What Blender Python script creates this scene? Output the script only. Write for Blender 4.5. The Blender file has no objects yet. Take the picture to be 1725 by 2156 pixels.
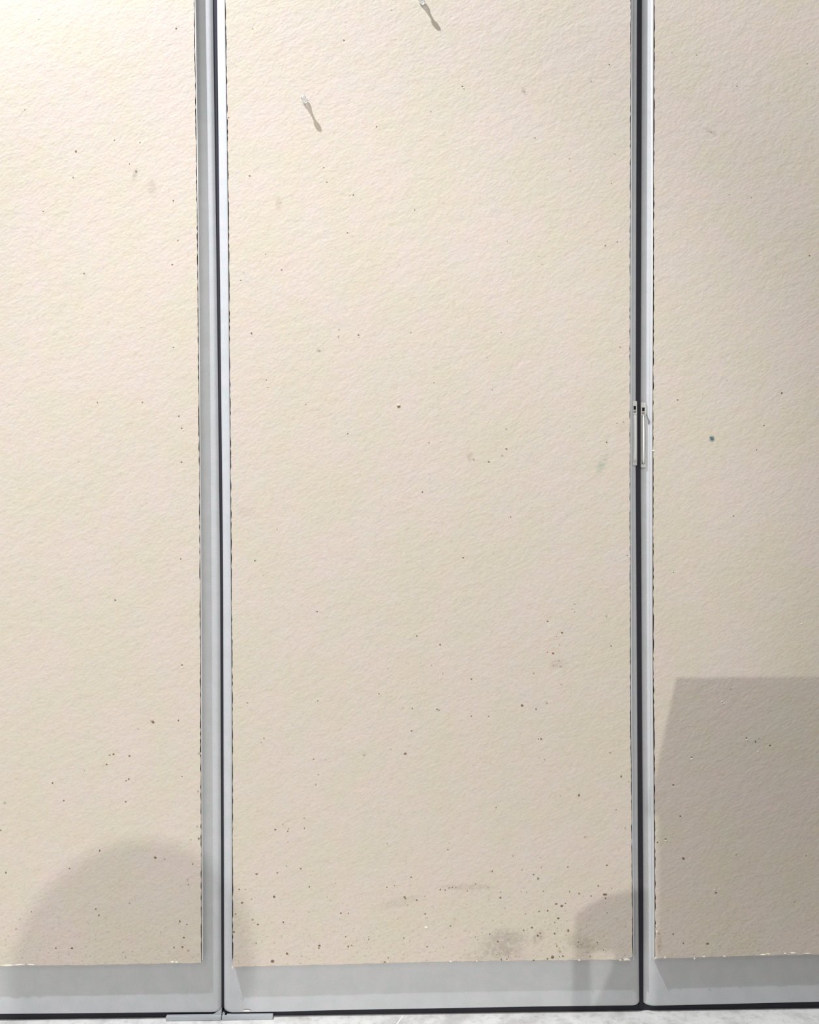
import bpy, bmesh, math, random
from mathutils import Vector, Matrix

# ------------------------------------------------------------------ camera
S = 0.00085            # metres per photograph pixel on the wall
F = 1990.0             # focal length in photograph pixels
CAM_Z = 1091.8 * S
DIST = F * S
YAW, PITCH, ROLL = -0.01763079, -0.01224307, 0.00466106
scene = bpy.context.scene
col = scene.collection

RC = Matrix.Rotation(YAW, 3, 'Z') @ Matrix.Rotation(PITCH, 3, 'X') @ Matrix.Rotation(ROLL, 3, 'Y')
cam_data = bpy.data.cameras.new('camera')
cam = bpy.data.objects.new('camera', cam_data)
col.objects.link(cam)
cam_data.sensor_fit = 'HORIZONTAL'
cam_data.sensor_width = 36.0
cam_data.lens = 36.0 * F / 1725.0
cam_data.clip_start = 0.01
cam.location = (0, -DIST, CAM_Z)
cam.rotation_euler = (RC @ Matrix.Rotation(math.radians(90), 3, 'X')).to_euler()
scene.camera = cam


def P(u, v, d=0.0):
    """Wall point seen at photograph pixel (u, v), then moved d pixels out from the wall."""
    r = RC @ Vector(((u - 862.5) / F, 1.0, -(v - 1078.0) / F))
    k = DIST / r.y
    return Vector((r.x * k, -d * S, CAM_Z + r.z * k))


def Q(u, v, d):
    """Point on the plane d pixels in front of the wall that is seen at pixel (u, v)."""
    r = RC @ Vector(((u - 862.5) / F, 1.0, -(v - 1078.0) / F))
    k = (DIST - d * S) / r.y
    return Vector((r.x * k, -d * S, CAM_Z + r.z * k))


# ------------------------------------------------------------------ world, lights, exposure
world = bpy.data.worlds.new('room_light')
scene.world = world
world.use_nodes = True
world.node_tree.nodes['Background'].inputs[0].default_value = (1.0, 0.995, 1.0, 1)
world.node_tree.nodes['Background'].inputs[1].default_value = 0.42

scene.view_settings.view_transform = 'Standard'
scene.view_settings.look = 'None'
scene.view_settings.exposure = 0.0
scene.view_settings.gamma = 1.0
scene.view_settings.use_curve_mapping = False


def spot(name, loc, aim, power, size, cone, blend, color=(1, 1, 1)):
    l = bpy.data.lights.new(name, 'SPOT')
    l.energy = power
    l.shadow_soft_size = size
    l.spot_size = math.radians(cone)
    l.spot_blend = blend
    l.color = color
    o = bpy.data.objects.new(name, l)
    col.objects.link(o)
    o.location = loc
    o.rotation_euler = (aim - loc).to_track_quat('-Z', 'Y').to_euler()
    return o


# ceiling spotlight close to the wall, upper left: makes the long grazing shadows
spot('wall_washer_spotlight', P(-650, -2200, 750), P(700, 700), 505, 0.02, 150, 0.6, (1.0, 1.03, 1.14))
# gallery spotlight far behind the camera: throws the box, rounded and angular shadows
spot('gallery_spotlight', P(2220, -2330, 8000), P(700, 1350), 578, 0.045, 17, 0.7, (1.0, 0.995, 0.98))
# soft fill added high at the left behind the camera, no visible source
al = bpy.data.lights.new('soft_fill_light', 'AREA')
al.shape = 'RECTANGLE'
al.size = 1.2
al.size_y = 1.2
al.energy = 16
al.color = (1.0, 1.0, 1.0)
ao = bpy.data.objects.new('soft_fill_light', al)
col.objects.link(ao)
ao.location = P(-900, -1400, 3000)
ao.rotation_euler = (P(300, 900) - ao.location).to_track_quat('-Z', 'Y').to_euler()


# ------------------------------------------------------------------ materials
def lin(c):
    return tuple(((x / 255) / 12.92 if x <= 10 else ((x / 255 + 0.055) / 1.055) ** 2.4) for x in c)


class N:
    def __init__(self, name):
        self.m = bpy.data.materials.new(name)
        self.m.use_nodes = True
        self.t = self.m.node_tree
        self.b = self.t.nodes['Principled BSDF']
        self.pos = self.t.nodes.new('ShaderNodeNewGeometry').outputs['Position']

    def new(self, kind, **kw):
        n = self.t.nodes.new('ShaderNode' + kind)
        for k, v in kw.items():
            setattr(n, k, v)
        return n

    def link(self, a, b):
        self.t.links.new(a, b)

    def noise(self, scale, detail=2, rough=0.5, stretch=None, rot=0.0, off=(0, 0, 0)):
        src = self.pos
        mp = self.new('Mapping', vector_type='TEXTURE')
        mp.inputs['Location'].default_value = off
        mp.inputs['Rotation'].default_value = (0, rot, 0)
        if stretch:
            mp.inputs['Scale'].default_value = stretch
        self.link(src, mp.inputs['Vector'])
        n = self.new('TexNoise')
        n.inputs['Scale'].default_value = scale
        n.inputs['Detail'].default_value = detail
        n.inputs['Roughness'].default_value = rough
        self.link(mp.outputs[0], n.inputs['Vector'])
        return n

    def math(self, op, a, b=None, c=None):
        n = self.new('Math', operation=op)
        for i, x in enumerate((a, b, c)):
            if x is None:
                continue
            if isinstance(x, (int, float)):
                n.inputs[i].default_value = x
            else:
                self.link(x, n.inputs[i])
        return n.outputs[0]

    def mix(self, fac, a, b, mode='MIX'):
        n = self.new('Mix', data_type='RGBA', blend_type=mode)
        for sock, x in ((n.inputs[0], fac), (n.inputs[6], a), (n.inputs[7], b)):
            if isinstance(x, (int, float)):
                sock.default_value = x
            elif isinstance(x, tuple):
                sock.default_value = tuple(x[:3]) + (1,)
            else:
                self.link(x, sock)
        return n.outputs[2]

    def ramp(self, val, a, b, lo=0.0, hi=1.0):
        n = self.new('MapRange')
        n.interpolation_type = 'SMOOTHSTEP'
        self.link(val, n.inputs[0])
        n.inputs[1].default_value = a
        n.inputs[2].default_value = b
        n.inputs[3].default_value = lo
        n.inputs[4].default_value = hi
        return n.outputs[0]

    def bump(self, h, dist, strength=1.0, prev=None):
        n = self.new('Bump')
        n.inputs['Strength'].default_value = strength
        n.inputs['Distance'].default_value = dist
        self.link(h, n.inputs['Height'])
        if prev is not None:
            self.link(prev, n.inputs['Normal'])
        return n.outputs[0]


def plain(name, color, rough=0.5, metal=0.0, spec=0.5):
    n = N(name)
    n.b.inputs['Base Color'].default_value = tuple(color) + (1,)
    n.b.inputs['Roughness'].default_value = rough
    n.b.inputs['Metallic'].default_value = metal
    n.b.inputs['Specular IOR Level'].default_value = spec
    return n.m


# soft stains on the boards: pixel x, y, radius x, radius y, tilt, colour, strength
STAINS = [
    (321, 397, 9, 17, 0.1, (150, 128, 105), .22),
    (284, 367, 4, 12, -0.4, (120, 110, 95), .30),
    (587, 428, 6, 12, 0.0, (160, 130, 105), .30),
    (1268, 976, 8, 22, -0.45, (120, 150, 130), .32),
    (1499.6, 924, 5, 5.5, 0.0, (70, 105, 108), .85),
    (1062, 1985, 42, 26, 0.2, (120, 110, 105), .55),
    (1045, 2012, 60, 16, 0.0, (140, 122, 115), .32),
    (1225, 1985, 32, 16, -0.3, (125, 115, 100), .38),
    (1134, 1972, 9, 16, -0.5, (115, 75, 85), .45),
    (985, 1868, 50, 6, 0.0, (140, 125, 105), .40),
    (840, 1900, 45, 10, 0.2, (150, 135, 115), .25),
    (990, 962, 6, 10, 0.0, (160, 130, 110), .30),
    (518, 1077, 16, 9, 0.0, (165, 150, 130), .25),
    (1497, 277, 14, 4, -0.5, (140, 125, 108), .30),
    (1387, 1985, 6, 22, 0.0, (130, 105, 80), .45),
    (1175, 1398, 16, 8, 0.1, (160, 140, 115), .22),
    (388, 2012, 26, 8, 0.0, (190, 150, 135), .25),
    (1318, 900, 16, 9, 0.0, (165, 150, 115), .18),
    (1104, 193, 5, 9, 0.5, (140, 130, 115), .28),
    (671, 738, 6, 3, -0.5, (140, 125, 108), .35),
]


def board_material():
    n = N('beige_textured_board')
    base = lin((219, 206, 187))
    # faint large mottling, slightly pinker and yellower clouds
    a = n.noise(9, 3, 0.55)
    b = n.noise(16, 2, 0.5, off=(3, 1, 7))
    c1 = n.mix(n.ramp(a.outputs[0], .35, .65), lin((217, 205, 182)), lin((221, 205, 190)))
    c2 = n.mix(n.ramp(b.outputs[0], .35, .70, 0, .35), c1, lin((214, 207, 190)))
    # fine grain in the paper
    g = n.noise(520, 2, 0.6)
    c3 = n.mix(n.ramp(g.outputs[0], .25, .75, 0, .30), c2, lin((198, 184, 164)))
    g2 = n.noise(150, 3, 0.65, off=(1, 5, 2))
    c3 = n.mix(n.ramp(g2.outputs[0], .50, .75, 0, .22), c3, lin((185, 170, 148)))
    # uneven tint of the recycled paper: pinkish, greenish and grey flecks
    for sc_, am in ((330, .20), (95, .10), (34, .06)):
        t = n.noise(sc_, 1, 0.5, off=(sc_, 2, 5))
        tint = n.mix(n.ramp(t.outputs[0], .30, .70), (1.04, .97, .97), (.96, 1.03, .97), 'MIX')
        c3 = n.mix(am * 2.2, c3, n.mix(1.0, c3, tint, 'MULTIPLY'))
        t2 = n.noise(sc_ * 1.3, 1, 0.5, off=(1, sc_, 3))
        tint = n.mix(n.ramp(t2.outputs[0], .30, .70), (.99, .99, 1.09), (1.01, 1.01, .91), 'MIX')
        c3 = n.mix(am * 2.2, c3, n.mix(1.0, c3, tint, 'MULTIPLY'))
    # rare tiny fibres
    v = n.noise(900, 1, 0.5, off=(9, 2, 4))
    c4 = n.mix(n.ramp(v.outputs[0], .76, .82, 0, .40), c3, lin((130, 115, 95)))
    # dirt thickening near the foot of the middle board
    sep = n.new('SeparateXYZ')
    n.link(n.pos, sep.inputs[0])
    low = n.ramp(sep.outputs[2], 0.05, 0.34, 1.0, 0.0)
    d = n.noise(170, 4, 0.7, off=(4, 4, 4))
    c5 = n.mix(n.math('MULTIPLY', n.ramp(d.outputs[0], .57, .70, 0, .55), low), c4, lin((140, 124, 102)))
    # individual stains, broken up by noise
    brk = n.noise(120, 3, 0.65, off=(7, 7, 1))
    col_ = c5
    for (u, v_, rx, ry, tilt, c, s) in STAINS:
        s = s * 0.62 if v_ > 1800 else s
        p = Q(u, v_, T)
        dx = n.math('SUBTRACT', sep.outputs[0], p.x)
        dz = n.math('SUBTRACT', sep.outputs[2], p.z)
        ct, st = math.cos(tilt), math.sin(tilt)
        ax = n.math('ADD', n.math('MULTIPLY', dx, ct / (rx * S)), n.math('MULTIPLY', dz, st / (rx * S)))
        az = n.math('ADD', n.math('MULTIPLY', dx, -st / (ry * S)), n.math('MULTIPLY', dz, ct / (ry * S)))
        r2 = n.math('ADD', n.math('MULTIPLY', ax, ax), n.math('MULTIPLY', az, az))
        m = n.ramp(r2, 0.1, 2.2, 1.0, 0.0)
        k = n.math('MULTIPLY', m, n.ramp(brk.outputs[0], .36, .60, .25 * s, s))
        col_ = n.mix(k, col_, lin(c))
    col_ = n.mix(1.0, col_, (0.985, 1.003, 1.055), 'MULTIPLY')
    n.link(col_, n.b.inputs['Base Color'])
    n.b.inputs['Roughness'].default_value = 0.75
    n.b.inputs['Specular IOR Level'].default_value = 0.25
    h1 = n.noise(170, 3, 0.6, stretch=(1.35, 1, 0.8), rot=-0.5)
    h2 = n.noise(60, 2, 0.5, stretch=(1.3, 1, 0.85), rot=-0.5, off=(2, 2, 2))
    h = n.math('ADD', n.math('MULTIPLY', h1.outputs[0], 0.6), n.math('MULTIPLY', h2.outputs[0], 0.7))
    n.link(n.bump(h, BUMP), n.b.inputs['Normal'])
    return n.m


def steel_material():
    n = N('pale_grey_painted_steel')
    a = n.noise(30, 3, 0.6)
    c = n.mix(n.ramp(a.outputs[0], .35, .65), lin((200, 202, 202)), lin((207, 206, 208)))
    g = n.noise(420, 2, 0.6)
    c = n.mix(n.ramp(g.outputs[0], .3, .75, 0, .25), c, lin((172, 173, 172)))
    for sc_, am in ((300, .30), (70, .20)):
        t = n.noise(sc_, 1, 0.5, off=(sc_, 2, 5))
        tint = n.mix(n.ramp(t.outputs[0], .30, .70), (1.04, .97, .98), (.96, 1.03, 1.0), 'MIX')
        c = n.mix(am * 2, c, n.mix(1.0, c, tint, 'MULTIPLY'))
    c = n.mix(1.0, c, (0.96, 0.965, 0.965), 'MULTIPLY')
    n.link(c, n.b.inputs['Base Color'])
    n.b.inputs['Roughness'].default_value = 0.42
    n.b.inputs['Specular IOR Level'].default_value = 0.45
    n.link(n.bump(g.outputs[0], 0.00008), n.b.inputs['Normal'])
    return n.m


def floor_material():
    n = N('pale_concrete')
    a = n.noise(14, 4, 0.65)
    c = n.mix(n.ramp(a.outputs[0], .42, .68), lin((206, 205, 198)), lin((176, 174, 168)))
    g = n.noise(60, 3, 0.7, off=(3, 3, 3))
    c = n.mix(n.ramp(g.outputs[0], .48, .70, 0, .5), c, lin((160, 157, 150)))
    g2 = n.noise(300, 2, 0.6)
    c = n.mix(n.ramp(g2.outputs[0], .4, .8, 0, .25), c, lin((225, 222, 214)))
    n.link(c, n.b.inputs['Base Color'])
    n.b.inputs['Roughness'].default_value = 0.6
    n.link(n.bump(g.outputs[0], 0.0004), n.b.inputs['Normal'])
    return n.m


T = 12.8               # board stands this many pixels proud of the steel
BUMP = 0.00078
M_BOARD = board_material()
M_STEEL = steel_material()
M_FLOOR = floor_material()
M_DARK = plain('dark_recess', (0.022, 0.020, 0.030), 0.8)  # near-black, paints the shade of gaps and recesses
M_EDGE = plain('bare_steel_edge', lin((222, 221, 216)), 0.28, 0.3)
M_CORE = plain('brown_board_core', lin((92, 74, 56)), 0.9)
M_CHIP = plain('torn_paper_white', lin((246, 236, 218)), 0.9)
M_PIT = plain('dark_speck', lin((132, 114, 92)), 0.9, spec=0.1)
M_PITF = plain('faded_speck', lin((183, 168, 146)), 0.9, spec=0.1)
M_RED = plain('red_speck', lin((165, 70, 75)), 0.8)
M_TEAL = plain('teal_speck', lin((70, 108, 112)), 0.8)
M_LEVER_SHINE = plain('lever_reflection_white', (0.95, 0.95, 0.93), 0.25, 0.15, 0.8)  # near-white base colour paints the spotlight's reflection on the levers
M_SATIN = plain('satin_lock_metal', lin((200, 199, 192)), 0.35, 0.5)
M_BLACK = plain('keyhole_black', (0.004, 0.004, 0.004), 0.9)
M_PLATE = plain('galvanised_plate', lin((186, 189, 190)), 0.4, 0.35)
M_PIN = plain('clear_white_plastic', (0.97, 0.97, 0.95), 0.2)
M_PIN.node_tree.nodes['Principled BSDF'].inputs['Transmission Weight'].default_value = 0.85
M_NEEDLE = plain('needle_steel', (0.6, 0.6, 0.6), 0.25, 1.0)
M_WHITE = plain('white_paint', lin((225, 222, 215)), 0.6)
M_DGREY = plain('dark_grey_low_bounce', (0.06, 0.06, 0.06), 0.6)  # dark so the added box bounces less light
M_WOOD = plain('stained_wood', lin((120, 84, 56)), 0.5)
M_MARK = plain('scuff_dent_shade_grey', lin((120, 122, 124)), 0.8)  # grey of the lock scuff and of the painted dent shadow


# ------------------------------------------------------------------ helpers
def mesh_obj(name, bm, mats, parent=None, smooth=False):
    me = bpy.data.meshes.new(name)
    bmesh.ops.recalc_face_normals(bm, faces=bm.faces)
    bm.to_mesh(me)
    bm.free()
    for m in (mats if isinstance(mats, (list, tuple)) else [mats]):
        me.materials.append(m)
    if smooth:
        for p in me.polygons:
            p.use_smooth = True
    o = bpy.data.objects.new(name, me)
    col.objects.link(o)
    if parent is not None:
        o.parent = parent
        base = parent
        off = Vector((0, 0, 0))
        while base is not None:
            off += base.location
            base = base.parent
        me.transform(Matrix.Translation(-off))
    return o


def thing(name, label, cat, loc, group=None):
    o = bpy.data.objects.new(name, None)
    col.objects.link(o)
    o.empty_display_size = 0.05
    o.location = loc
    o['label'] = label
    o['category'] = cat
    if group:
        o['group'] = group
    return o


def tag(o, label, cat, group=None):
    o['label'] = label
    o['category'] = cat
    if group:
        o['group'] = group


def box(bm, lo, hi, bevel=0.0):
    r = bmesh.ops.create_cube(bm, size=1.0)
    c = (Vector(lo) + Vector(hi)) / 2
    d = Vector(hi) - Vector(lo)
    for v in r['verts']:
        v.co = Vector((v.co.x * d.x, v.co.y * d.y, v.co.z * d.z)) + c
    if bevel > 0:
        es = {e for v in r['verts'] for e in v.link_edges}
        bmesh.ops.bevel(bm, geom=list(es), offset=bevel, segments=2, affect='EDGES', clamp_overlap=True)


def lerp_tab(tab, t):
    if t <= tab[0][0]:
        (a, x), (b, y) = tab[0], tab[1]
    elif t >= tab[-1][0]:
        (a, x), (b, y) = tab[-2], tab[-1]
    else:
        for i in range(len(tab) - 1):
            if tab[i][0] <= t <= tab[i + 1][0]:
                (a, x), (b, y) = tab[i], tab[i + 1]
                break
    return x + (y - x) * (t - a) / (b - a)


def loft(bm, rows, closed=False):
    vs = [[bm.verts.new(p) for p in row] for row in rows]
    for i in range(len(vs) - 1):
        n = len(vs[i])
        for j in range(n if closed else n - 1):
            k = (j + 1) % n
            bm.faces.new((vs[i][j], vs[i][k], vs[i + 1][k], vs[i + 1][j]))
    return vs


# ------------------------------------------------------------------ setting: floor, wall behind, shade strip under the panels
bm = bmesh.new()
gx, gy = 40, 24
X0, X1, Y0, Y1 = -2.6, 3.2, -4.2, 0.006
g = [[bm.verts.new((X0 + (X1 - X0) * i / gx, Y0 + (Y1 - Y0) * j / gy, 0)) for i in range(gx + 1)] for j in range(gy + 1)]
for j in range(gy):
    for i in range(gx):
        bm.faces.new((g[j][i], g[j][i + 1], g[j + 1][i + 1], g[j + 1][i]))
fl = mesh_obj('floor', bm, M_FLOOR)
fl['kind'] = 'structure'
# thin white scratch in the concrete
bm = bmesh.new()
a, b = P(849, 2140, 0), P(835, 2160, 0)
loft(bm, [[(a.x - .0010, -0.001, .0004), (a.x + .0010, -0.001, .0004)], [(b.x - .0012, -0.030, .0004), (b.x + .0012, -0.030, .0004)]])
mesh_obj('scratch', bm, M_CHIP, fl)

bm = bmesh.new()
box(bm, (X0, 0.055, 0), (X1, 0.115, 3.6))
w = mesh_obj('wall_back', bm, M_DARK)  # wall coloured near-black to paint the shade behind the joints
w['kind'] = 'structure'
bm = bmesh.new()
box(bm, (X0, 0.006, 0.0), (X1, 0.055, 0.012))
w = mesh_obj('under_panel_shade_strip', bm, M_DARK)  # dark strip painting the shade below the panels
w['kind'] = 'structure'

# ------------------------------------------------------------------ the three partition panels
TOPV = -960
P_EDGES = [
    dict(L=[(-960, -436), (2156, -420)],
         R=[(-960, 436), (0, 447.5), (600, 456), (1200, 463), (1800, 465.3), (2156, 466)],
         B=[(-420, 2140), (0, 2134.7), (200, 2133), (400, 2131), (466, 2131)],
         BL=[(-960, -400), (2156, -385)],
         BR=[(-960, 392), (0, 409.5), (300, 414), (600, 417.5), (1200, 422), (1800, 424.4), (2030, 425)],
         BB=[(-400, 2038), (0, 2034), (200, 2031.5), (360, 2028), (430, 2027.5)]),
    dict(L=[(-960, 444), (0, 454), (600, 460.5), (1200, 467), (1800, 468.5), (2156, 469.3)],
         R=[(-960, 1348), (0, 1343.5), (800, 1341), (1010, 1341), (1860, 1346.2), (2156, 1348.5)],
         B=[(469, 2132), (560, 2130.8), (750, 2125.5), (900, 2123.5), (1100, 2119.5), (1345, 2116.5)],
         BL=[(-960, 463), (0, 473.5), (300, 478.3), (550, 481), (1100, 485.7), (1500, 488.3), (2040, 489)],
         BR=[(-960, 1334), (0, 1330), (600, 1327.8), (1100, 1327.8), (1500, 1329), (1860, 1332.4), (2030, 1333.8)],
         BB=[(488, 2035.5), (700, 2031), (900, 2025.5), (1100, 2022.5), (1335, 2020.5)]),
    dict(L=[(-960, 1357), (0, 1352.6), (820, 1350), (1010, 1350), (1860, 1355.2), (2156, 1355.4)],
         R=[(-960, 2240), (2156, 2250)],
         B=[(1355, 2118), (1500, 2114.5), (1725, 2109), (2250, 2097)],
         BL=[(-960, 1380), (0, 1377), (600, 1375.5), (915, 1374.5), (1380, 1375), (1860, 1379), (2030, 1379)],
         BR=[(-960, 2190), (2156, 2205)],
         BB=[(1375, 2018.5), (1500, 2014.5), (1600, 2012), (1725, 2009.3), (2200, 1999)]),
]
LABELS = [
    'left partition panel with pale steel frame and cream board, partly cut off by the left edge',
    'middle tall partition panel with beige board carrying two white pushpins',
    'right partition panel with beige board holding a teal speck and a big box shadow',
]
BACK = -42             # frame depth behind its face, in pixels
random.seed(4)


def build_panel(k, e):
    xm = (lerp_tab(e['L'], 2100) + lerp_tab(e['R'], 2100)) / 2
    base = P(xm, 2150, 0)
    root = thing('partition_panel', LABELS[k], 'panel', Vector((base.x, 0, 0.0)))
    # --- frame: pressed sheet steel body with rounded vertical edges and small lower corners
    bm = bmesh.new()
    rxl, rxr, ry = ((11 if k == 0 else 17), 10, 8)
    ryl = 8 if k == 0 else 12
    segs = 5
    bl = lerp_tab(e['B'], lerp_tab(e['L'], 2140))
    vs = [TOPV + (2060 - TOPV) * i / 26 for i in range(27)]
    cr = 10.0 if k == 0 else 7.0
    rows = []

    def prof(vfun, inset):
        def row(x0, x1):
            pts = []
            pts.append((x0, BACK))
            for i in range(segs + 1):
                a = math.pi / 2 * i / segs
                pts.append((x0 + rxl * (1 - math.cos(a)), -ryl * (1 - math.sin(a))))
            for i in range(1, 8):
                pts.append((x0 + rxl + (x1 - x0 - rxl - rxr) * i / 8, 0))
            for i in range(segs, -1, -1):
                a = math.pi / 2 * i / segs
                pts.append((x1 - rxr * (1 - math.cos(a)), -ry * (1 - math.sin(a))))
            pts.append((x1, BACK))
            return pts
        return row
    for v in vs:
        r = prof(None, 0)(lerp_tab(e['L'], v), lerp_tab(e['R'], v))
        rows.append([P(x, v, d) for x, d in r])
    for i in range(0, 6):
        a = math.pi / 2 * i / 5
        ins = cr * (1 - math.cos(a))
        up = cr * (1 - math.sin(a))
        x0 = lerp_tab(e['L'], 2120) + ins
        x1 = lerp_tab(e['R'], 2120) - ins
        r = prof(None, 0)(x0, x1)
        rows.append([P(x, lerp_tab(e['B'], x) - up, d) for x, d in r])
    # turn the bottom edge back with a small radius, then straight to the back
    last = rows[-1]
    for dd, up in ((1.2, -0.8), (3.5, -1.2), (42, -1.2)):
        rows.append([Vector((p.x, max(p.y, dd * S) if p.y < dd * S else p.y, p.z + up * 0 * S)) for p in last])
    loft(bm, rows)
    fr = mesh_obj('frame', bm, M_STEEL, root, smooth=False)
    for p in fr.data.polygons:
        p.use_smooth = True
    # --- board
    bm = bmesh.new()
    rb = []
    vv = []
    v = TOPV
    while v < 1995:
        vv.append(v)
        v += 7.5 if v > -20 else 60
    jl = 0.9
    for v in vv:
        x0 = lerp_tab(e['BL'], v) + 1.6 + random.uniform(-jl, jl * 1.1)
        x1 = lerp_tab(e['BR'], v) - 1.2 + random.uniform(-jl * 1.1, jl * 0.7)
        rb.append((x0, x1, v, v))
    x0 = lerp_tab(e['BL'], 2025) + 1.4
    x1 = lerp_tab(e['BR'], 2025) - 1.0
    NX = 70
    rows = []
    for (a0, a1, v, _) in rb:
        rows.append([Q(a0 + (a1 - a0) * i / NX, v, T) for i in range(NX + 1)])
    rr = 7 if k == 1 else 1.5
    bot = []
    for i in range(NX + 1):
        x = x0 + (x1 - x0) * i / NX
        up = 0
        if x1 - x < rr * 2.2:
            up = rr * (1 - min(1, (x1 - x) / (rr * 2.2))) ** 2
        bot.append(Q(x, lerp_tab(e['BB'], x) - up + random.uniform(-.8, .7), T))
    rows.append(bot)
    g = loft(bm, rows)
    # sides
    edge = [r[0] for r in g] + g[-1][1:] + [r[-1] for r in reversed(g[:-1])]
    back = [bm.verts.new((q.co.x, 0.0005, q.co.z)) for q in edge]
    for i in range(len(edge) - 1):
        f = bm.faces.new((edge[i], edge[i + 1], back[i + 1], back[i]))
        f.material_index = 1 if i < len(g) - 1 or i > len(g) + NX - 2 else 0
    bd = mesh_obj('board', bm, [M_BOARD, M_CORE], root)
    # --- thin steel lips along the sides of the board
    for side in (0, 1):
        bm = bmesh.new()
        rows = []
        tab = e['BL'] if side == 0 else e['BR']
        for v in [TOPV + (2022 - TOPV) * i / 26 for i in range(27)]:
            x = lerp_tab(tab, v)
            s = -1 if side == 0 else 1
            a = x + s * 0.2
            b = x + s * 1.9
            top = T + (0.9 if k == 0 else 0.2)
            fa, fb = Q(a, v, top), Q(b, v, top)
            rows.append([Vector((fa.x, 0.0005, fa.z)), fa, fb, Vector((fb.x, 0.0005, fb.z))])
        vs_ = loft(bm, rows, closed=True)
        bm.faces.new(vs_[0])
        bm.faces.new(vs_[-1])
        mesh_obj('edge_strip', bm, M_EDGE if k != 1 else M_STEEL, root)
    return root, fr, bd


panels = [build_panel(k, e) for k, e in enumerate(P_EDGES)]

# torn paper bits along the lower board edges
CHIPS = [
    [(18, 2032.5, 14, 1.6), (40, 2031.5, 10, 1.4), (66, 2031, 9, 1.5), (363, 2025.5, 4, 2.2), (372, 2026, 3, 1.6)],
    [(1320, 2020.5, 7, 2.4), (1307, 2021.5, 3, 1.6), (949, 2024.5, 2, 1.5), (1220, 2022, 2.5, 1.8), (1004, 2024, 1.6, 1.3),
     (489.5, 2038, 1.6, 4)],
    [(1381, 2017, 2, 2.2), (1401, 2016, 2.2, 2), (1463, 2018, 2, 2.4), (1483, 2014, 3, 1.5), (1607, 2010, 8, 1.6), (1620, 2009, 5, 2.2),
     (1654, 2008, 4, 1.8), (1670, 2007, 7, 2.0), (1700, 2007.5, 8, 1.2), (1382, 1950, 1.6, 3.5), (1384, 1962, 1.4, 3.2), (1526, 2013.5, 4, 1.2),
     (1377, 949, 3, 2.6), (1371, 1000, .1, .1)],
]


def blob(bm, u, v, rx, ry, d0, h, mi, n=8, jit=0.25):
    c = bm.verts.new(Q(u, v, d0 + h))
    ring = []
    for i in range(n):
        a = 2 * math.pi * i / n
        k = 1 + random.uniform(-jit, jit)
        ring.append(bm.verts.new(Q(u + rx * k * math.cos(a), v + ry * k * math.sin(a), d0)))
    for i in range(n):
        f = bm.faces.new((ring[i], c, ring[(i + 1) % n]))
        f.material_index = mi


for k, lst in enumerate(CHIPS):
    bm = bmesh.new()
    for (u, v, rx, ry) in lst:
        blob(bm, u, v, rx, ry, T + 0.15, 1.0, 0, n=10, jit=.4)
    o = mesh_obj('torn_paper', bm, M_CHIP, panels[k][2])
    o['kind'] = 'stuff'

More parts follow.
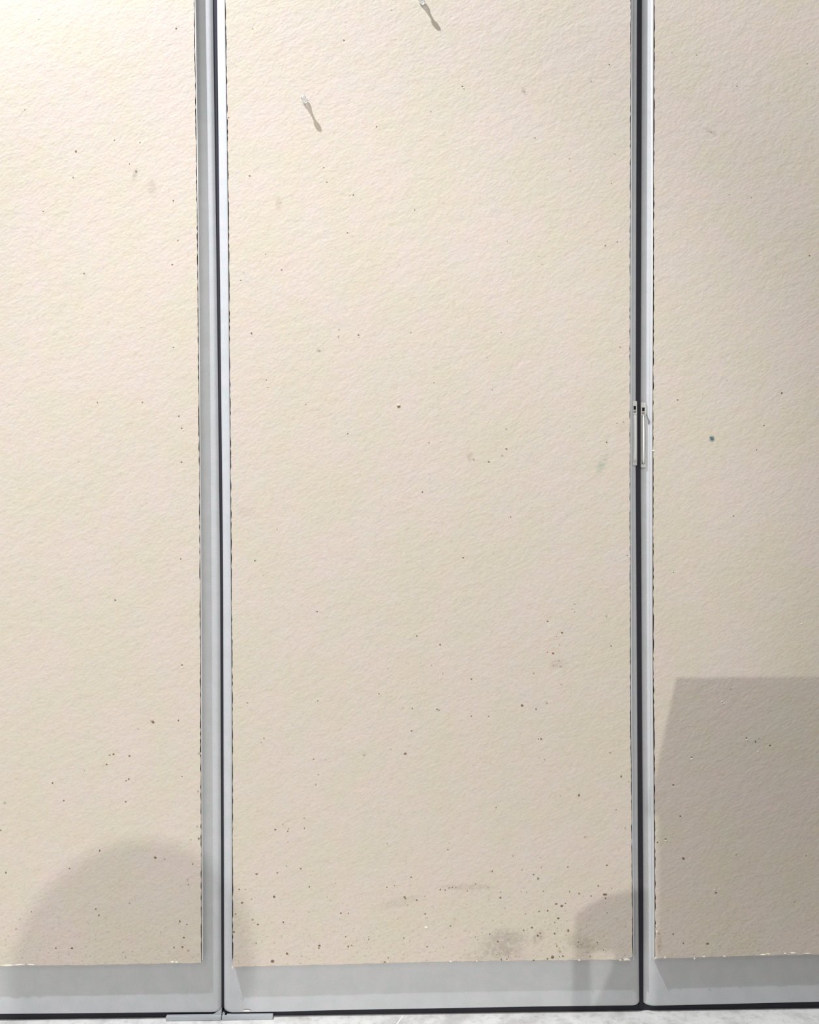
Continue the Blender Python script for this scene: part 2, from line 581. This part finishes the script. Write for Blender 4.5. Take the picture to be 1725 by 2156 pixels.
# ------------------------------------------------------------------ specks: x, y, radius, type (0 dark, 1 faded, 2 red, 3 teal, 4 light)
SP = '''371 60 2|160 319 2.5|240.7 295 1.5|82 41 1.2|365 422.5 2|375 506 1.8|363 557 2|177 576 2|295 300.5 1.5|272.7 345 1.5|286.6 361 2.2|91 445 1.5|154 374 1.5|52 231 1.2
205 847 1.8|300 847 1.8|377 876.6 2.2|382 973 2.2|365 731 1.6|380.6 1176.5 1.8|383 902 2|385 905 2.2 4|165.5 972 1|297 689 1 1
242.6 1263.4 2|383 1400 2|384 1405 1.4 4|322 1520 4|319 1518 2.5 1|376 1517 2|420 1586 4 1|231 1590 2|239 1588 2.2|272.7 1591.5 2.2|224.5 1609.6 2|265.7 1644 2|271 1640.5 2.3|110.7 1648.5 2|134.4 1686 1.8|265 1688 1.8|9.7 1690 2.5 1|415 1740 2.5 1|401.5 1768 2 1|418.7 1766 2.3|210 1791 2.3|383.4 1635 1.5|291 1535 1.8 1|1.4 1748 2|417 1666 2.5 1|178 1623 1
327 1805.4 3|347 1808.4 2.2 1|406 1819 1.6|146.6 1828.5 1.7|12.5 1837.4 2.2|396.5 1863 1.6|395 1852 2 1|201.7 1914 2|208.7 1927 2.2|272.7 1901 2 1|66 1919.7 1.5|41.7 1935 1.8 1|34 1956 2.2 1|378.4 1940 2.2|394 1946.4 1.5|387.6 1974 2|396.5 2001.8 2.6 1|384 1994 2.3|366.7 1994.8 2|151.6 1996.8 2.6|117.4 1996.2 1.8|264.3 2015.7 2.3 1|258.8 2004.6 1.8 1|339 1963 1.5 1
521.3 1480 2|521.5 1483 1.4 4|555.8 1554.5 2.4 1|550.3 1563 2 1|669.4 1475.5 1.5|670 1630.6 2.2 1|665 1651.7 2.2 1|766.5 1589.8 3 1|853.5 1586.8 3|867 1539 2.2|868.3 1491.6 1.8|848 1490.5 1.5 1|660.6 1598.3 1.6|685 1599.4 1.6 1|823 1577.5 1.8 1|579.6 1746.4 2.2|596.3 1735.4 2 1|607.8 1745 2 1|605.9 1750.2 2|640.6 1722.6 2 1|641 1744.5 1.4|606.4 1773 1.7 1|815.2 1775.7 1.7 1|603.7 1823.6 1.3|633.8 1829.3 2|540.2 1840.5 2.6|584 1837.5 1.8|503.8 1872.3 2.2|517 1872.3 2 1|529.8 1893.3 2.2 1|510 1900.5 2.6|577.1 1887.9 3|651.6 1866.8 2|815 1868.2 1.6|852 1889.2 2.6|854 1892 1.8|877.4 1895 2.4|858 1905.7 2 1|895 1887.3 1.8 1|895 1924.3 2|865.6 1846.8 1.8|718 1922.6 1.8|733.7 1923.5 1.6|532 1936.6 2|543.5 1946.7 2.2|596.8 1941.8 2|495.9 1924.3 1.8|491.5 1962.3 2.6|539.4 1985.9 1.7|673 1991.3 3|671 1996 2|733.7 1993 2.2|740.5 1990.5 1.5|728 1972 1.5|776.6 1978 1.7|850.5 1975 1.5|604.5 2007.8 2.8|573.6 2024 4|900 1993.2 1.6|817.7 2016.5 1.6|811 2026 2|635 2013 1.8 1|830.8 1864.6 1.4|650.2 1920 1.5 1|837 1935 1.5 1|688.8 1889 1.5 1|491.5 1743 2.2 1|897.5 1953 3 4
1099.5 1485.3 3|1151.2 1480.4 2.4 1|1129 1493 2|920.5 1493 2|924.6 1495.4 1.5|992.5 1507.5 1.5|1029.4 1508 1.5|1134 1556 1.6|1140 1556 2.2|1147 1599 2 1|1135.4 1595.3 1.5 1|1285 1584.4 2.6 1|1308.3 1634.7 2.5|1324.2 1645.4 2 1|1219.4 1674.4 3|1180 1675.2 1.6 1|1231.7 1762 2.4 1|1316.8 1743.4 2 1|1298 1705 1.3|1044.8 1700 1.3|943.2 1788.8 1.7|946 1774.6 1.4 1|1080.6 1802 1.3|1138 1805.8 1.3|1140 1826.9 1.8 1|1123.9 1841.4 2|1133.2 1849.8 2.5|1099.5 1831.2 2 1|1195.6 1825.5 1.9|1278.2 1821.6 2|1036.8 1834.5 2|1054 1889.8 2.3|984.3 1875.8 1.6|1027.3 1868.2 2 1|927.4 1873 1.7|937.8 1874 1.5|946 1869.5 1.5|953 1869 1.6|960 1869 1.3|1001.8 1860.5 1.5|1260 1865.4 1.9|1287.8 1870.6 1.8 1|1199.7 1877 1.7|1219.7 1881.6 2.2|1244.6 1886.5 1.9|1274.4 1883.2 4|1275 1891 1.8|1171.2 1903 2.4|1183 1907.9 3|1153.2 1917.7 2.2|1135.4 1919 1.7|1175.9 1933.6 2.8|1168.2 1942.3 1.5|1120.3 1953 2.6|1197 1959.3 2.7|1103 1958.5 1.8|1168.2 1965.6 2.2|1031.4 1967.2 2|1048.6 1982.6 2|1172.8 1991.9 1.8|1179 2002.8 3 1|1164 2015 4.2|1153 2018.7 2.4|1185.4 2013.2 2|1124.4 2022 2.2|948.7 1950 1.5|1132.6 1970 2.6|1138 1964.5 2|1278.5 1922 1.3|1270.8 2000 1.5|1217.5 1983.7 1.8|1238 1993 2 1|1056 2020.6 1.8|1067.5 2019.2 1.8|1073.2 1967.2 1.8 1
1572 1554 2|1573.5 1557.5 2 4|1591.7 1561.7 2.3|1598 1555 1.3|1622 1569.4 2|1456.4 1594.3 2|1457 1598 2 4|1417.8 1652.5 2.3|1432.6 1718.4 1.9|1402 1766.5 1.9|1402.5 1770 1.6 4|1439 1807.4 3.2|1385 1773.6 2|1507.7 1880 2.6|1505.5 1873.5 1.8 4|1550.7 1799.4 2 1|1673.3 1899.4 2 1|1417.8 1967 2.2|1439.4 1985.5 1.8|1490 1987 3|1538.9 1450.3 2.3 1|1520.5 1477 1.8 4|1525 1481 1.6 4|1698 1801.5 1.4|1591 1981 1.6 1|1387.5 1966 3 1|1386.5 1991.5 3 1|1597 1582 1.8 4
724.3 85 2|793 266.3 1.8|525.8 370 2|688.3 383.4 1.5|682 353.3 1.4|736.3 410.7 1.6 1|744.2 410.5 1.7|731.7 490 1.5|873.5 442 1.7|481.7 247.4 1.8|824 21.4 1.5|559.5 535 1.4|532 60.7 1.3
974 182 1.8|976 185 2 4|1283.2 135.7 2|1244.4 171 2 1|1104 192.6 2.6 1|907 234 2 1|1127 290.3 1.5|1199.7 333.4 1.8 1|1294.4 324 2 1|1201 360 1.5 1|1275 517 1.9|1300 509.7 1.4|1068 507.7 1.6 1|1287.8 386 1.2|1134.7 539 1.4 1
593.3 568.4 1.8|513 573 1.5 1|506.8 590 1.3|529.5 701.8 2.3|755 705.6 2|755.5 708.5 1.5 4|712.7 708.7 2.4 1|714.2 694 2 1|671.3 738 3 1|865.2 700 2 1|840.2 856.5 3.6|839.5 852.5 2.4 4|732.6 914 2|733.5 916.5 1.6 4|903.5 931.9 1.5|889.4 1036 1.9|644 852 1.2|560.9 800 1.1|564.2 815.8 1.1|914 806 1.2
1066.6 903.3 2 1|1066.6 945.4 2.5|1057.7 959 2.4 1|997.4 967.6 2.8 1|1029.6 972.2 2|1277.6 930.9 1.9|1312.8 888.8 2 1|1299.5 891 1.7 1|1141.8 557 1.6 1|1306 731 1.4|1026.3 753 1.5 1|1055.6 700 1.2|1037 821 1.2|1199.7 897.4 1.5 1
536.6 1180 2|583.3 1114.5 2 1|668 1287.8 1.6|878 1338.8 1.7|798 1460.7 1.6|816.7 1408 1.6 1|908.6 1400.8 1.7 1|554 1210.7 1.6 1
975.3 1174.2 2|1075.5 1088.3 1.5|927.3 1357.4 2|1153.3 1308.4 2|1183.7 1332.4 2.2|1172.4 1340 1.9 1|1178 1357 1.7 1|1164.8 1375.8 2.5 2|1153 1373.2 1.4 2|1176.8 1391.3 1.8 1|1193.4 1395.7 1.6 1|1165.3 1400.8 1.8 1|1180.6 1403.3 2.4 1|1124 1417.9 2.2 1|1181.9 1440.8 1.7 1|932.7 1417.9 2 1|993 1429.6 1.7|1287.2 1360.5 1.9|1277 1297.4 2.3 1|1205.4 1282.4 1.6 1|1210 1272 2 1|1210.5 1288.5 1.1|1321 1169.4 1.3|1296.7 1179.3 1.4 1
1497 277.6 2.5 1|1552 181 1.4|1700 134 1.3|1415 110 1.5 1|1705 538 1.7|1582.4 415.6 2 1|1536 410 1.8 1|1467 116 1.2|1499.6 924 3.4 3|1497 921 2.4 3|1646.4 827.6 2.4|1427.2 842 1.8|1480 829.5 1.4 1|1609.4 896 1.6|1593.8 947.4 1.6|1545 1086.4 1.6|1418.4 1205.2 1.3|1531 800.6 1.4 1|1688.6 1313 1.8 4'''
specks = [[], [], []]
for tok in SP.replace('\n', '|').split('|'):
    q = [float(x) for x in tok.split()]
    t = int(q[3]) if len(q) > 3 else 0
    k = 0 if q[0] < 440 else (1 if q[0] < 1340 else 2)
    specks[k].append((q[0], q[1], q[2], t))
# denser dust near the foot of the middle board
for i in range(90):
    u = random.gauss(1130, 90)
    v = 2018 - abs(random.gauss(0, 70))
    if 500 < u < 1325:
        specks[1].append((u, v, random.uniform(.7, 1.4), random.choice((0, 1, 1))))
for i in range(40):
    u = random.uniform(500, 1320)
    v = 2018 - abs(random.gauss(0, 90))
    specks[1].append((u, v, random.uniform(.6, 1.2), random.choice((0, 1, 1))))
for k in range(3):
    bm = bmesh.new()
    for (u, v, r, t) in specks[k]:
        asp = random.uniform(.8, 1.3)
        blob(bm, u, v, r * .92 * asp, r * .92 / asp, T + .12, 0.25 if t != 4 else 0.9, t, n=7, jit=.28)
    o = mesh_obj('specks', bm, [M_PIT, M_PITF, M_RED, M_TEAL, M_CHIP], panels[k][2])
    o['kind'] = 'stuff'

# dark strips set into the joints to paint the shade of the gaps
for k in (0, 1):
    bm = bmesh.new()
    rows = []
    for v in [TOPV + (2125 - TOPV) * i / 24 for i in range(25)]:
        a = lerp_tab(P_EDGES[k]['R'], v) - .5
        b = lerp_tab(P_EDGES[k + 1]['L'], v) + .5
        rows.append([P(a, v, -6), P(b, v, -6), P(b, v, -30), P(a, v, -30)])
    vs = loft(bm, rows, closed=True)
    bm.faces.new(vs[0])
    bm.faces.new(vs[-1])
    mesh_obj('joint_shade_strip', bm, M_DARK, panels[k][0])

# ------------------------------------------------------------------ flush locks on the facing stiles
def rbox(bm, u0, v0, u1, v1, d0, d1, bevel=0.0):
    a = P(u0, v1, d0)
    b = P(u1, v0, d1)
    box(bm, (min(a.x, b.x), min(a.y, b.y), min(a.z, b.z)), (max(a.x, b.x), max(a.y, b.y), max(a.z, b.z)), bevel * S)


def lock(parent, u0, u1, v0, v1, kh, bar, label):
    # backing plate with a real opening for the keyhole
    bm = bmesh.new()
    (ku0, ku1, kv0, kv1) = kh
    rbox(bm, u0, v0, u1, kv0, -9, 1.6, .5)
    rbox(bm, u0, kv0, ku0, kv1, -9, 1.6)
    rbox(bm, ku1, kv0, u1, kv1, -9, 1.6)
    rbox(bm, u0, kv1, u1, kv1 + 9, -9, 1.6)
    rbox(bm, u0, kv1 + 9, u0 + 1.3, v1 - 7, -9, 1.6)
    rbox(bm, u1 - 1.3, kv1 + 9, u1, v1 - 7, -9, 1.6)
    rbox(bm, u0, v1 - 7, u1, v1, -9, 1.6, .5)
    pl = mesh_obj('lock_plate', bm, M_SATIN, parent)
    pl['label'] = label
    bm = bmesh.new()
    rbox(bm, ku0 - .5, kv0 - .5, ku1 + .5, kv1 + .5, -2, .9)
    mesh_obj('keyhole', bm, M_BLACK, pl)
    # pull lever: a slender rounded bar standing in the recess
    (bu0, bu1, bv0, bv1) = bar
    bm = bmesh.new()
    rows = []
    for i in range(13):
        t = i / 12
        v = bv0 + (bv1 - bv0) * t
        hw = (bu1 - bu0) / 2 * (1 if 0 < i < 12 else .7)
        cx = (bu0 + bu1) / 2 + .35 * t
        dp = 2.6 * math.sin(math.pi * min(1, max(0.12, t * 1.0 + .1)) * .92) + 1.0
        ring = []
        for j in range(9):
            a = math.pi * j / 8
            ring.append(P(cx - hw * math.cos(a), v, -1.5 + (dp + 1.5) * math.sin(a)))
        rows.append(ring)
    vs = loft(bm, rows, closed=True)
    bm.faces.new(vs[0])
    bm.faces.new(vs[-1])
    mesh_obj('lever', bm, M_LEVER_SHINE, pl, smooth=True)
    bm = bmesh.new()
    rbox(bm, bu0 - .6, kv1 + 1.5, bu1 - .2, bv0, .5, 3.0, .6)
    mesh_obj('latch', bm, plain('dull_latch', lin((150, 140, 132)), .5, .3), pl)
    return pl


lock(panels[1][0], 1332, 1341.3, 844.5, 980, (1333.8, 1339.2, 855, 863), (1334.2, 1340, 869, 973), 'satin steel flush lock with slim pull bar and black keyhole, higher of the pair')
lock(panels[2][0], 1349.7, 1360, 847.5, 984.5, (1352, 1357.4, 858.2, 866), (1352.2, 1357.8, 872, 976), 'satin steel flush lock with slim pull bar, slightly lower and right of the gap')

# small pencil-like scuff beside the right lock
bm = bmesh.new()
pts = [(1359.5, 869), (1361.5, 873), (1364, 879), (1366.5, 886), (1367, 890), (1366, 894)]
wd = [.5, .6, .8, 1.6, 1.9, .6]
loft(bm, [[P(u - w_, v, .25), P(u + w_, v, .25)] for (u, v), w_ in zip(pts, wd)])
mesh_obj('scuff_dent_shade', bm, M_MARK, panels[2][1])

# dent with a raised white chip at the foot of the middle frame
bm = bmesh.new()
c = bm.verts.new(P(520, 2127.4, 1.3))
rg = []
for i in range(12):
    a = 2 * math.pi * i / 12
    rg.append(bm.verts.new(P(519.5 + 8.5 * math.cos(a), 2128.6 + 1.9 * math.sin(a), .15)))
for i in range(12):
    bm.faces.new((rg[i], c, rg[(i + 1) % 12]))
mesh_obj('paint_chip', bm, M_CHIP, panels[1][1])
bm = bmesh.new()  # dark arc painting the shadow of the dent
loft(bm, [[P(u, v - w_, .2), P(u, v + w_, .2)] for u, v, w_ in [(511, 2126.4, .2), (515, 2125.2, .6), (521, 2124.8, .7), (527, 2125.6, .5), (529.5, 2128, .3)]])
mesh_obj('scuff_dent_shade', bm, M_MARK, panels[1][1])

# ------------------------------------------------------------------ pivot plates on the floor under the joint
def pivot(u0, u1, label, arm):
    zt = 8.6 * S
    a, b = P(u0, 2146, 0), P(u1, 2146, 0)
    cx = (a.x + b.x) / 2
    root = thing('pivot_plate', label, 'floor plate', Vector((cx, -0.004, 0)))
    bm = bmesh.new()
    box(bm, (a.x, -9 * S, 0), (b.x, 3 * S, zt), .9 * S)
    mesh_obj('plate', bm, M_PLATE, root)
    bm = bmesh.new()
    pts = arm
    for (u, v, w_) in []:
        pass
    fr = [P(u, v, 0) for u, v in pts]
    f_ = [bm.verts.new((p.x, -3 * S, max(p.z, zt))) for p in fr]
    b_ = [bm.verts.new((p.x, 4 * S, max(p.z, zt))) for p in fr]
    bm.faces.new(f_)
    bm.faces.new(list(reversed(b_)))
    for i in range(len(f_)):
        j = (i + 1) % len(f_)
        bm.faces.new((f_[i], f_[j], b_[j], b_[i]))
    mesh_obj('arm', bm, M_PLATE, root)


pivot(351, 467.4, 'thin grey metal floor plate left of the dark joint, under the left panel',
      [(449, 2142), (459, 2142), (467, 2137), (467, 2122), (463, 2127), (452, 2134)])
pivot(468.8, 575.5, 'thin grey metal floor plate right of the dark joint, under the middle panel',
      [(468.8, 2142), (478, 2142), (474, 2138), (470.5, 2132), (468.8, 2132)])

# ------------------------------------------------------------------ pushpins
def pushpin(u, v, tip, label):
    base = Q(u, v, T)
    root = thing('pushpin', label, 'pushpin', base, 'white pushpins in the middle board')
    axis = Vector((tip[0], -1.0, tip[1])).normalized()
    rot = axis.to_track_quat('Z', 'Y').to_matrix()
    H = PIN_H * S
    prof = [(0.0, .10), (.46, .10), (.50, .13), (.50, .19), (.44, .24), (.28, .36), (.21, .50), (.19, .66), (.22, .76), (.38, .80), (.42, .84), (.42, .94), (.36, 1.0), (0.0, 1.0)]
    bm = bmesh.new()
    rows = []
    for (r, z) in prof:
        rows.append([base + rot @ Vector((r * PIN_W * S * math.cos(2 * math.pi * i / 20), r * PIN_W * S * math.sin(2 * math.pi * i / 20), z * H)) for i in range(20)])
    loft(bm, rows, closed=True)
    bmesh.ops.remove_doubles(bm, verts=bm.verts, dist=1e-6)
    mesh_obj('head', bm, M_PIN, root, smooth=True)
    bm = bmesh.new()
    rows = []
    for (r, z) in [(0.05, .14), (.05, -.10), (0.0, -.25)]:
        rows.append([base + rot @ Vector((r * PIN_W * S * math.cos(2 * math.pi * i / 8), r * PIN_W * S * math.sin(2 * math.pi * i / 8), z * H)) for i in range(8)])
    loft(bm, rows, closed=True)
    mesh_obj('needle', bm, M_NEEDLE, root)


PIN_H, PIN_W = 18.5, 12.5
pushpin(643, 213, (-0.15, 0.02), 'white plastic pushpin below and left, whole in view on the middle board')
pushpin(890, 6, (-0.3, 0.0), 'white plastic pushpin at the top edge of the photo, on the middle board')

# ------------------------------------------------------------------ unseen things added behind and beside the camera to throw the shadows
def shadow_src(u, v, d):
    """position d pixels out whose shadow from the gallery spotlight lands at wall pixel (u, v)"""
    L = P(2220, -2330, 8000)
    W = P(u, v, 0)
    return W + (L - W) * (d / 8000.0)


# unseen box added at the right to cast the box shadow
c1 = shadow_src(1419, 1430, 610)
c2y = -1100 * S
root = thing('box_shadow_caster', 'tall dark grey box, added out of view at the right to cast the box shadow', 'box_shadow_caster', Vector((c1.x + .25, (c1.y + c2y) / 2, 0)))
bm = bmesh.new()
box(bm, (c1.x + .012, c2y + .012, 0.05), (c1.x + .55, c1.y - .012, c1.z - .02))
mesh_obj('body', bm, M_DGREY, root)
bm = bmesh.new()
box(bm, (c1.x, c2y, c1.z - .02), (c1.x + .56, c1.y, c1.z), .001)
mesh_obj('top', bm, M_DGREY, root)
bm = bmesh.new()
box(bm, (c1.x + .03, c2y + .03, 0), (c1.x + .53, c1.y - .03, 0.05))
mesh_obj('base', bm, M_DARK, root)

# unseen globe on a pole, added behind the camera to cast the rounded shadow
gc = shadow_src(279, 2050, 2350)
gr = 250 * S * (8000 - 2350) / 8000
root = thing('globe_shadow_caster', 'globe on a pole, added behind the camera to cast the rounded shadow', 'shadow_caster', Vector((gc.x, gc.y, 0)))
bm = bmesh.new()
bmesh.ops.create_uvsphere(bm, u_segments=32, v_segments=20, radius=gr, matrix=Matrix.Translation(gc))
mesh_obj('globe', bm, M_WHITE, root, smooth=True)
bm = bmesh.new()
hh = gc.z - gr
bmesh.ops.create_cone(bm, cap_ends=True, segments=16, radius1=.011, radius2=.011, depth=hh, matrix=Matrix.Translation((gc.x, gc.y, hh / 2 + .01)))
mesh_obj('pole', bm, M_NEEDLE, root)
bm = bmesh.new()
bmesh.ops.create_cone(bm, cap_ends=True, segments=32, radius1=.14, radius2=.13, depth=.02, matrix=Matrix.Translation((gc.x, gc.y, .01)))
mesh_obj('base', bm, M_NEEDLE, root)

# unseen wooden shape added to cast the angular shadow on the middle panel
ed = 1010


def ep(u, v, dd=0):
    return shadow_src(u, v, ed + dd)


root = thing('angular_shadow_caster', 'wooden board on sticks, added out of view to cast the angular shadow', 'angular_shadow_caster', Vector((ep(1270, 2100).x, -ed * S, 0)))


def stick(name, p0, p1, w, mat=M_WOOD):
    bm = bmesh.new()
    d = (p1 - p0)
    q = d.to_track_quat('Z', 'Y').to_matrix().to_4x4()
    r = bmesh.ops.create_cube(bm, size=1)
    for vv_ in r['verts']:
        vv_.co = Vector((vv_.co.x * w, vv_.co.y * .02, vv_.co.z * d.length))
        vv_.co = (q @ vv_.co) + (p0 + p1) / 2
    mesh_obj(name, bm, mat, root)


def down(p, lean):
    return Vector((p.x + lean * p.z, p.y, 0.0))


# board cut with a sloping top to shape the cast shadow
bm = bmesh.new()
quad = [ep(1207, 1935), ep(1262, 1900), ep(1340, 1884), ep(1362, 1884), ep(1362, 1995), ep(1268, 2005), ep(1207, 2000)]
f_ = [bm.verts.new(q_) for q_ in quad]
b_ = [bm.verts.new(q_ + Vector((0, .015, 0))) for q_ in quad]
bm.faces.new(f_)
bm.faces.new(list(reversed(b_)))
for i in range(len(f_)):
    j = (i + 1) % len(f_)
    bm.faces.new((f_[i], f_[j], b_[j], b_[i]))
mesh_obj('sloped_board', bm, M_WOOD, root)
stick('leg', ep(1225, 1990), down(ep(1225, 1990), 0.0), .026)
stick('leg', ep(1325, 1990), down(ep(1325, 1990), -0.0), .05)
stick('leg', ep(1345, 1960), ep(1215, 2240), .05)
